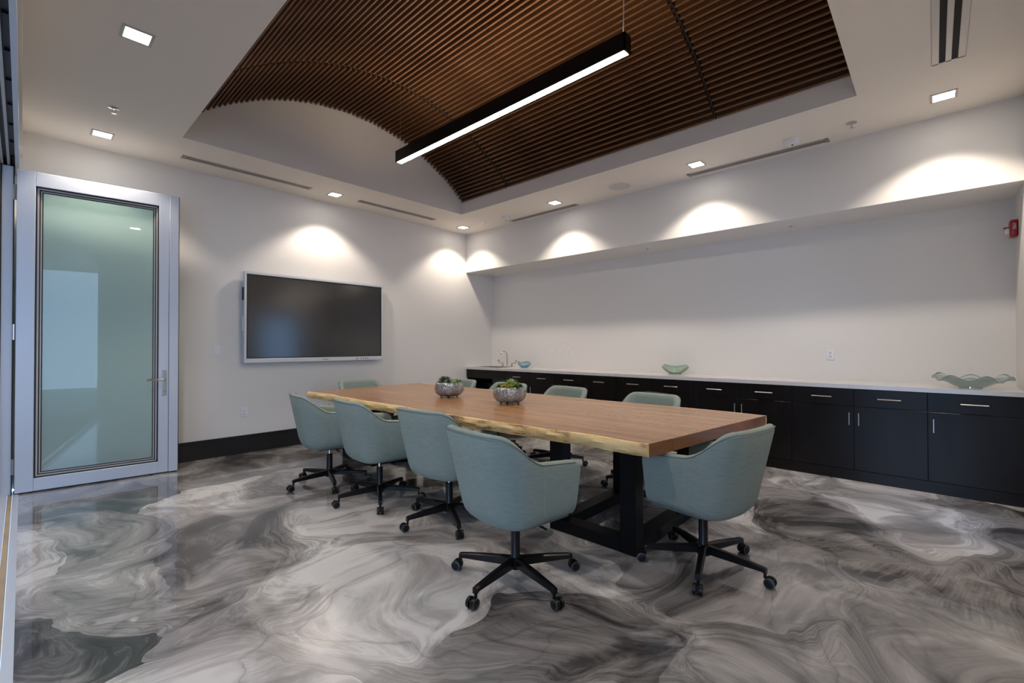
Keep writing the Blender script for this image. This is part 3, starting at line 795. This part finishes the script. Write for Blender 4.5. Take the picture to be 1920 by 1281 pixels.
def sapedge(x_in, edge, sgn):
    bm, rows = strip(x_in, edge, sgn)
    prev = None; rnd = random.Random(3)
    for i, (yi, y, xe, w_) in enumerate(rows):
        xo = xe-sgn*w_
        j = [0.006*math.sin(y*17+k*2)+0.004*math.sin(y*41+k)+rnd.uniform(-0.0025, 0.0025) for k in range(4)]
        cur = [(xo, T-TH), (xo, T), (xe-sgn*0.004, T-0.001), (xe+sgn*(0.001+j[0]*0.3), T-0.010), (xe+sgn*(0.006+j[1]), T-0.030), (xe+sgn*(-0.002+j[2]), T-0.052), (xe-sgn*(0.016+j[3]), T-TH)]
        cur = [bm.verts.new((a, y, z)) for a, z in cur]
        if prev:
            for k in range(7): bm.faces.new((prev[k], prev[(k+1) % 7], cur[(k+1) % 7], cur[k]))
        else: bm.faces.new(cur[::-1])
        prev = cur
    bm.faces.new(prev)
    return bm
tpart('tabletop_board', board(X1B+GP, X2B-GP), [M['top'], M['endgrain']])
tpart('tabletop_board', heart(X1B, near_edge, -1), [M['top'], M['endgrain']])
tpart('tabletop_board', heart(X2B, far_edge, 1), [M['top'], M['endgrain']])
tpart('live_edge', sapedge(X1B, near_edge, -1), M['sap'], True)
tpart('live_edge', sapedge(X2B, far_edge, 1), M['sap'], True)
PX = (2.68, 3.57); PYN = (1.44, 2.01); PYF = (4.60, 5.17); pw = 0.055
for (ya, yb) in (PYN, PYF):
    for px_ in PX:
        for py_ in (ya, yb):
            tpart('leg', nbox(px_-pw, px_+pw, py_-pw, py_+pw, 0.0, T-TH-0.012, bev=0.003, seg=1), M['legblack'])
    for py_ in ((ya, yb) if ya < 3 else (ya,)):
        tpart('foot_rail', nbox(PX[0]+pw, PX[1]-pw, py_-pw, py_+pw, 0.004, 0.085), M['legblack'])
    tpart('foot_rail', nbox(PX[0]-pw, PX[0]+pw, ya+pw, yb-pw, 0.004, 0.085), M['legblack'])
    tpart('mounting_plate', nbox(PX[0]-0.12, PX[1]+0.045, ya-0.07, yb+0.07, T-TH-0.012, T-TH), M['legblack'])
for px_ in PX:
    tpart('under_rail', nbox(px_-0.03, px_+0.03, PYN[1]+pw, PYF[0]-pw, T-TH-0.075, T-TH-0.012), M['legblack'])

# ------------------------------------------------------------------ succulent planters
def leaf(bm, base, ang, tilt, L, wd):
    d = Vector((math.cos(ang)*math.cos(tilt), math.sin(ang)*math.cos(tilt), math.sin(tilt)))
    sdv = Vector((-math.sin(ang), math.cos(ang), 0)); n = d.cross(sdv)
    b = Vector(base); mid = b+d*L*0.55-n*L*0.06
    v = [bm.verts.new(p) for p in (b-sdv*wd*0.3, b+sdv*wd*0.3, mid+sdv*wd*0.5, b+d*L, mid-sdv*wd*0.5, mid+n*wd*0.25, mid-n*wd*0.25)]
    for f_ in ((0, 1, 2, 5), (0, 5, 4), (4, 5, 3), (5, 2, 3), (1, 0, 6, 2), (0, 4, 6), (4, 3, 6), (6, 3, 2)):
        bm.faces.new([v[k] for k in f_])
def rosette(parent, x, y, z, R, mt, rings=4, spiky=0.0, name='succulent_rosette'):
    bm = bmesh.new(); n0 = 0
    for r in range(rings):
        k = 9-r if rings > 2 else 6
        tilt = 0.12+spiky*0.45+r*(1.25-spiky*0.45)/rings
        for i in range(k):
            n0 += 1
            leaf(bm, (x, y, z+r*R*0.10), n0*2.399+random.uniform(-0.1, 0.1), tilt+random.uniform(-0.12, 0.12), R*(1-0.14*r)*random.uniform(0.85, 1.1), R*0.40*(1-spiky*0.62))
    obj(name, bm, mt, parent, True)
def planter(loc, label, scale, plants):
    t = empty('succulent_planter', loc); tag(t, label, 'planter', 'silver bowls of succulents on the table')
    s = scale
    prof = [(0.090, 0.014), (0.122, 0.024), (0.147, 0.050), (0.157, 0.083), (0.156, 0.110), (0.147, 0.138), (0.134, 0.156), (0.130, 0.158), (0.127, 0.154), (0.137, 0.138), (0.137, 0.115)]
    bm = bmesh.new(); lathe(bm, [(r*s, z*s) for r, z in prof], 44, close_bot=True); obj('bowl', bm, M['hammer'], t, True)
    bm = bmesh.new(); lathe(bm, [(0.001, 0.150*s), (0.134*s, 0.144*s)], 30); obj('soil', bm, M['soil'], t)
    for k in range(4):
        a = PI/4+k*PI/2+0.2
        bm = bmesh.new(); bmesh.ops.create_uvsphere(bm, u_segments=10, v_segments=6, radius=0.013*s)
        obj('foot', bm, M['hammer'], t, True, (0.085*s*math.cos(a), 0.085*s*math.sin(a), 0.0125*s))
    for (x, y, R, mk, sp, dz) in plants:
        rosette(t, x*s*1.15, y*s*1.15, (0.150+dz)*s, R*s*1.15, M[mk], 4, sp)
random.seed(11)
pl1 = [(-0.062, 0.020, 0.062, 'leaf1', 1.0, 0.015), (-0.045, -0.045, 0.055, 'leaf1', 1.0, 0.02), (-0.075, 0.065, 0.05, 'leaf1', 0.9, 0.0), (-0.02, 0.05, 0.055, 'leaf1', 1.0, 0.015),
       (0.02, -0.03, 0.042, 'leaf2', 0.2, 0.0), (0.055, 0.01, 0.042, 'leaf3', 0.2, 0.0), (0.03, 0.055, 0.04, 'leaf1', 0.4, 0.0), (0.075, -0.045, 0.042, 'leaf2', 0.3, 0.0), (0.0, -0.085, 0.045, 'leaf1', 0.5, 0.0),
       (0.095, 0.01, 0.036, 'leaf1', 0.3, 0.0), (0.065, 0.07, 0.04, 'leaf1', 0.5, 0.0), (0.045, -0.085, 0.038, 'leaf3', 0.3, 0.0)]
pl2 = [(-0.075, 0.015, 0.045, 'leaf4', 0.2, 0.0), (-0.045, -0.055, 0.045, 'leaf4', 0.2, 0.0), (-0.045, 0.07, 0.045, 'leaf2', 0.3, 0.0), (0.0, -0.01, 0.075, 'leaf2', 0.9, 0.005), (0.03, -0.05, 0.06, 'leaf2', 0.8, 0.0),
       (0.015, 0.045, 0.07, 'leaf3', 0.8, 0.02), (0.065, 0.02, 0.055, 'leaf2', 0.6, 0.0), (0.08, -0.03, 0.045, 'leaf1', 0.3, 0.0), (0.055, 0.07, 0.045, 'leaf4', 0.3, 0.0), (0.0, -0.09, 0.045, 'leaf4', 0.2, 0.0), (0.05, -0.085, 0.04, 'leaf1', 0.2, 0.0), (-0.09, -0.03, 0.035, 'leaf1', 0.3, 0.0)]
planter((3.12, 3.82, T), 'hammered silver bowl of spiky dark succulents, farther on the table', 1.0, [(x*0.73+y*0.68, -x*0.68+y*0.73, R, mk, sp, dz) for x, y, R, mk, sp, dz in pl1])
planter((3.145, 2.955, T), 'hammered silver bowl of lime succulents, nearer on the table', 1.0, [(x*0.73+y*0.68, -x*0.68+y*0.73, R, mk, sp, dz) for x, y, R, mk, sp, dz in pl2])

# ------------------------------------------------------------------ tub chairs
BACK_H, ARM_H, BOT = 0.886, 0.702, 0.364
SHX = -0.035
def plan(k):
    """outer outline (x forward) from right arm front round the back to left arm front; k = 0 bottom .. 1 back top"""
    wd = 0.262+0.058*k; bk = 0.205-SHX+0.100*k; fr_ = 0.250+SHX+0.02*k; r = 0.16
    pts = []
    for i in range(9):
        pts.append((fr_-(fr_+bk-r)*i/9, -wd))
    for i in range(11):
        a = (PI/2)*i/10
        pts.append((-bk+r-r*math.sin(a), -wd+r-r*math.cos(a)))
    half_ = wd-r
    out = pts[:]
    for i in range(1, 3): out.append((-bk-0.010*math.sin(PI*i/6), -half_+half_*i/3))
    out.append((-bk-0.010, 0.0))
    mir = [(x, -y) for x, y in out[:-1]][::-1]
    return out+mir
def top_h(x):
    u = max(0.0, min(1.0, (-0.045-x)/0.24)); s = u*u*(3-2*u)
    arm = ARM_H+0.028*max(0, min(1, (0.20-x)/0.28))
    return arm+(BACK_H-arm)*s
def shell_bm():
    bm = bmesh.new()
    base = plan(0.5); N = len(base); cols = []
    kz = lambda z: (z-BOT)/(BACK_H-BOT)
    import functools
    for i in range(-1, N+1):
        ii = max(0, min(N-1, i)); end = (i < 0 or i >= N)
        tp = top_h(base[ii][0])
        if ii in (0, N-1): tp -= 0.016
        if ii in (1, N-2): tp -= 0.003
        if end: tp -= 0.022
        bt = BOT+(0.014 if base[ii][0] > 0 else 0.014*max(0, 1+base[ii][0]/0.25))
        rows = [(0.11, bt), (0.055, bt+0.003), (0.024, bt+0.018), (0.006, bt+0.048), (0.0, bt+0.09)]
        for f_ in (0.25, 0.5, 0.75): rows.append((0.0, bt+0.09+(tp-0.035-bt-0.09)*f_))
        rows += [(0.0, tp-0.035), (0.006, tp-0.014), (0.018, tp-0.003), (0.032, tp), (0.046, tp-0.004), (0.058, tp-0.018), (0.062, tp-0.05), (0.062, 0.46), (0.062, bt+0.02)]
        if end: rows = [(0.031+(a-0.031)*0.45, z if z < bt+0.2 else z) for a, z in rows]
        col = []
        for (tin, z) in rows:
            pl = plan(max(0.0, kz(z)))
            x, y = pl[ii]
            a = pl[max(0, ii-1)]; b = pl[min(N-1, ii+1)]
            tx, ty = b[0]-a[0], b[1]-a[1]; l = math.hypot(tx, ty)
            nx, ny = -ty/l, tx/l           # inward
            if nx*(0.05-x)+ny*(0-y) < 0: nx, ny = -nx, -ny
            xx, yy = x+nx*tin, y+ny*tin
            if end: xx += 0.014
            col.append(bm.verts.new((xx, yy, z)))
        cols.append(col)
    nr = len(cols[0])
    for a, b in zip(cols, cols[1:]):
        for k in range(nr):
            bm.faces.new((a[k], a[(k+1) % nr], b[(k+1) % nr], b[k]))
    bm.faces.new(cols[0]); bm.faces.new(cols[-1][::-1])
    return bm
def inset_plan(k, d, front):
    pl = plan(k); N = len(pl); out = []
    for i, (x, y) in enumerate(pl):
        a = pl[max(0, i-1)]; b = pl[min(N-1, i+1)]; tx, ty = b[0]-a[0], b[1]-a[1]; l = math.hypot(tx, ty)
        nx, ny = -ty/l, tx/l
        if nx*(0.05-x)+ny*(-y) < 0: nx, ny = -nx, -ny
        out.append((min(x+nx*d, front), y+ny*d))
    out[0] = (front, out[0][1]); out[-1] = (front, out[-1][1])
    return out
def seat_bm():
    bm = bmesh.new(); rings = []
    for (d, z, fr_) in ((0.075, 0.385, 0.215), (0.062, 0.40, 0.232), (0.060, 0.465, 0.238), (0.068, 0.485, 0.230), (0.09, 0.496, 0.205), (0.14, 0.502, 0.135)):
        rings.append([bm.verts.new((x, y, z)) for x, y in inset_plan(0.12, d, fr_)])
    n = len(rings[0])
    for a, b in zip(rings, rings[1:]):
        for k in range(n): bm.faces.new((a[k], a[(k+1) % n], b[(k+1) % n], b[k]))
    bm.faces.new(rings[0][::-1]); bm.faces.new(rings[-1])
    return bm
def chair_proto():
    t = empty('tub_chair')
    obj('backrest_shell', shell_bm(), M['fabric'], t, True)
    obj('seat', seat_bm(), M['fabric'], t, True)
    bm = bmesh.new(); prism(bm, inset_plan(0.0, 0.045, 0.21), BOT+0.006, BOT+0.03); obj('seat_pan', bm, M['piping'], t)
    # piping round the outer top edge
    base = plan(0.5); bm = bmesh.new(); pts = []
    for i in range(1, len(base)-1):
        tp = top_h(base[i][0]); z = tp-0.013; pl = plan((z-BOT)/(BACK_H-BOT)); x, y = pl[i]
        pts.append((x, y, z))
    pts = [(x+(0.004 if x < -0.1 else 0)*0, y*(1-0.012), z) for x, y, z in pts]
    tube(bm, pts, 0.0022, 6); obj('piping', bm, M['piping'], t, True)
    for s in (0, 1):
        i = 7 if s == 0 else len(base)-8
        bm = bmesh.new(); pts = []
        tp = top_h(base[i][0])
        for k in range(9):
            z = BOT+0.07+(tp-0.02-BOT-0.07)*k/8; x, y = plan((z-BOT)/(BACK_H-BOT))[i]
            pts.append((x, y, z))
        tube(bm, pts, 0.0022, 5); obj('seam', bm, M['fabric_lite'], t)
    obj('tilt_mechanism', nbox(-0.11, 0.09, -0.065, 0.065, 0.330, 0.372, bev=0.008), M['black'], t)
    bm = bmesh.new(); tube(bm, [(0.02, -0.06, 0.348), (0.03, -0.19, 0.345), (0.035, -0.22, 0.338)], 0.006, 6); obj('height_lever', bm, M['black'], t)
    bm = bmesh.new(); lathe(bm, [(0.030, 0.075), (0.030, 0.12), (0.027, 0.125), (0.0265, 0.28), (0.022, 0.285)], 20, close_bot=True, close_top=True); obj('column', bm, M['black'], t, True)
    bm = bmesh.new(); lathe(bm, [(0.014, 0.28), (0.014, 0.335)], 14); obj('gas_cylinder', bm, M['chrome'], t, True)
    bm = bmesh.new(); lathe(bm, [(0.036, 0.068), (0.040, 0.075), (0.040, 0.125), (0.034, 0.132)], 20, close_bot=True, close_top=True); obj('hub', bm, M['black'], t, True)
    # star legs: one mesh, five objects
    bm = bmesh.new()
    sec = [(0.03, 0.082, 0.130, 0.020), (0.20, 0.080, 0.118, 0.018), (0.330, 0.078, 0.104, 0.016), (0.348, 0.066, 0.100, 0.015)]
    prev = None
    for (r, z0, z1, hw_) in sec:
        cur = [bm.verts.new(p) for p in ((r, -hw_, z0), (r, hw_, z0), (r, hw_, z1-0.006), (r, hw_*0.6, z1), (r, -hw_*0.6, z1), (r, -hw_, z1-0.006))]
        if prev:
            for k in range(6): bm.faces.new((prev[k], prev[(k+1) % 6], cur[(k+1) % 6], cur[k]))
        else: bm.faces.new(cur[::-1])
        prev = cur
    bm.faces.new(prev)
    leg0 = obj('star_leg', bm, M['black'], t)
    bm = bmesh.new()
    for s in (-1, 1):
        a, b = s*0.008, s*0.025
        c = Vector((0.365, 0, 0.029))
        n = 20; R1 = 0.029
        ra = [bm.verts.new((c.x+R1*math.cos(2*PI*k/n), a, c.z+R1*math.sin(2*PI*k/n))) for k in range(n)]
        rb = [bm.verts.new((c.x+R1*0.97*math.cos(2*PI*k/n), b, c.z+R1*0.97*math.sin(2*PI*k/n))) for k in range(n)]
        rc = [bm.verts.new((c.x+R1*0.78*math.cos(2*PI*k/n), b+s*0.002, c.z+R1*0.78*math.sin(2*PI*k/n))) for k in range(n)]
        for k in range(n):
            bm.faces.new((ra[k], ra[(k+1) % n], rb[(k+1) % n], rb[k]))
            f_ = bm.faces.new((rb[k], rb[(k+1) % n], rc[(k+1) % n], rc[k])); f_.material_index = 1
        bm.faces.new(ra[::-1]); bm.faces.new(rc)
    box(bm, 0.345, 0.385, -0.0075, 0.0075, 0.018, 0.050, bev=0.003, seg=1)
    tube(bm, [(0.340, 0, 0.045), (0.340, 0, 0.085)], 0.008, 8)
    cas0 = obj('caster', bm, [M['caster'], M['rim']], leg0, True)
    legs = [leg0]
    for k in range(4):
        l2 = leg0.copy(); COL.objects.link(l2); l2.parent = t
        c2 = cas0.copy(); COL.objects.link(c2); c2.parent = l2
        legs.append(l2)
    for k, l2 in enumerate(legs): l2.rotation_euler = (0, 0, 2*PI*k/5)
    return t
chair0 = chair_proto()
CH = [ # x, y, facing deg, star angle deg (world), label
    (1.92, 1.76, -7, 186, 'sage tub chair with visible right arm, nearest of the door-side row'),
    (2.23, 2.73, 4, 170, 'sage tub chair second nearest in the door-side row, arm hidden'),
    (2.115, 3.535, -6, 168, 'sage tub chair third from camera in the door-side row'),
    (2.04, 4.32, -12, 180, 'sage tub chair farthest in the door-side row, beside the baseboard'),
    (2.815, 1.035, 81, 195.6, 'sage tub chair at the near end of the table, back to camera'),
    (3.15, 5.555, -90, 20, 'sage tub chair at the far end of the table under the display'),
    (4.06, 4.99, 178, 144, 'sage tub chair on the cabinet side behind the farther planter'),
    (4.045, 4.03, 183, 144, 'sage tub chair on the cabinet side behind the lime succulents'),
    (4.09, 3.17, 177, 150, 'sage tub chair on the cabinet side, third from the display wall'),
    (4.045, 2.08, 178, 144, 'sage tub chair on the cabinet side nearest the camera')]
DROP = [0, 0.008, 0, 0, 0.012, 0.012, 0.036, 0.036, 0.036, 0.036]   # seat height set on each gas lift
for i, (x, y, fd, sa, lb) in enumerate(CH):
    c = chair0 if i == 0 else copy_tree(chair0)
    c.location = (x, y, 0); c.rotation_euler = (0, 0, math.radians(fd))
    dz = DROP[i]
    for ch in c.children:
        if not ch.name.startswith(('star_leg', 'hub', 'column', 'gas_cylinder')): ch.location.z = -dz
    k = 0
    for ch in c.children:
        if ch.name.startswith('star_leg'):
            ch.rotation_euler = (0, 0, math.radians(sa-fd)+2*PI*k/5); k += 1
    tag(c, lb, 'chair', 'sage green tub chairs around the table')
bpy.context.view_layer.update()
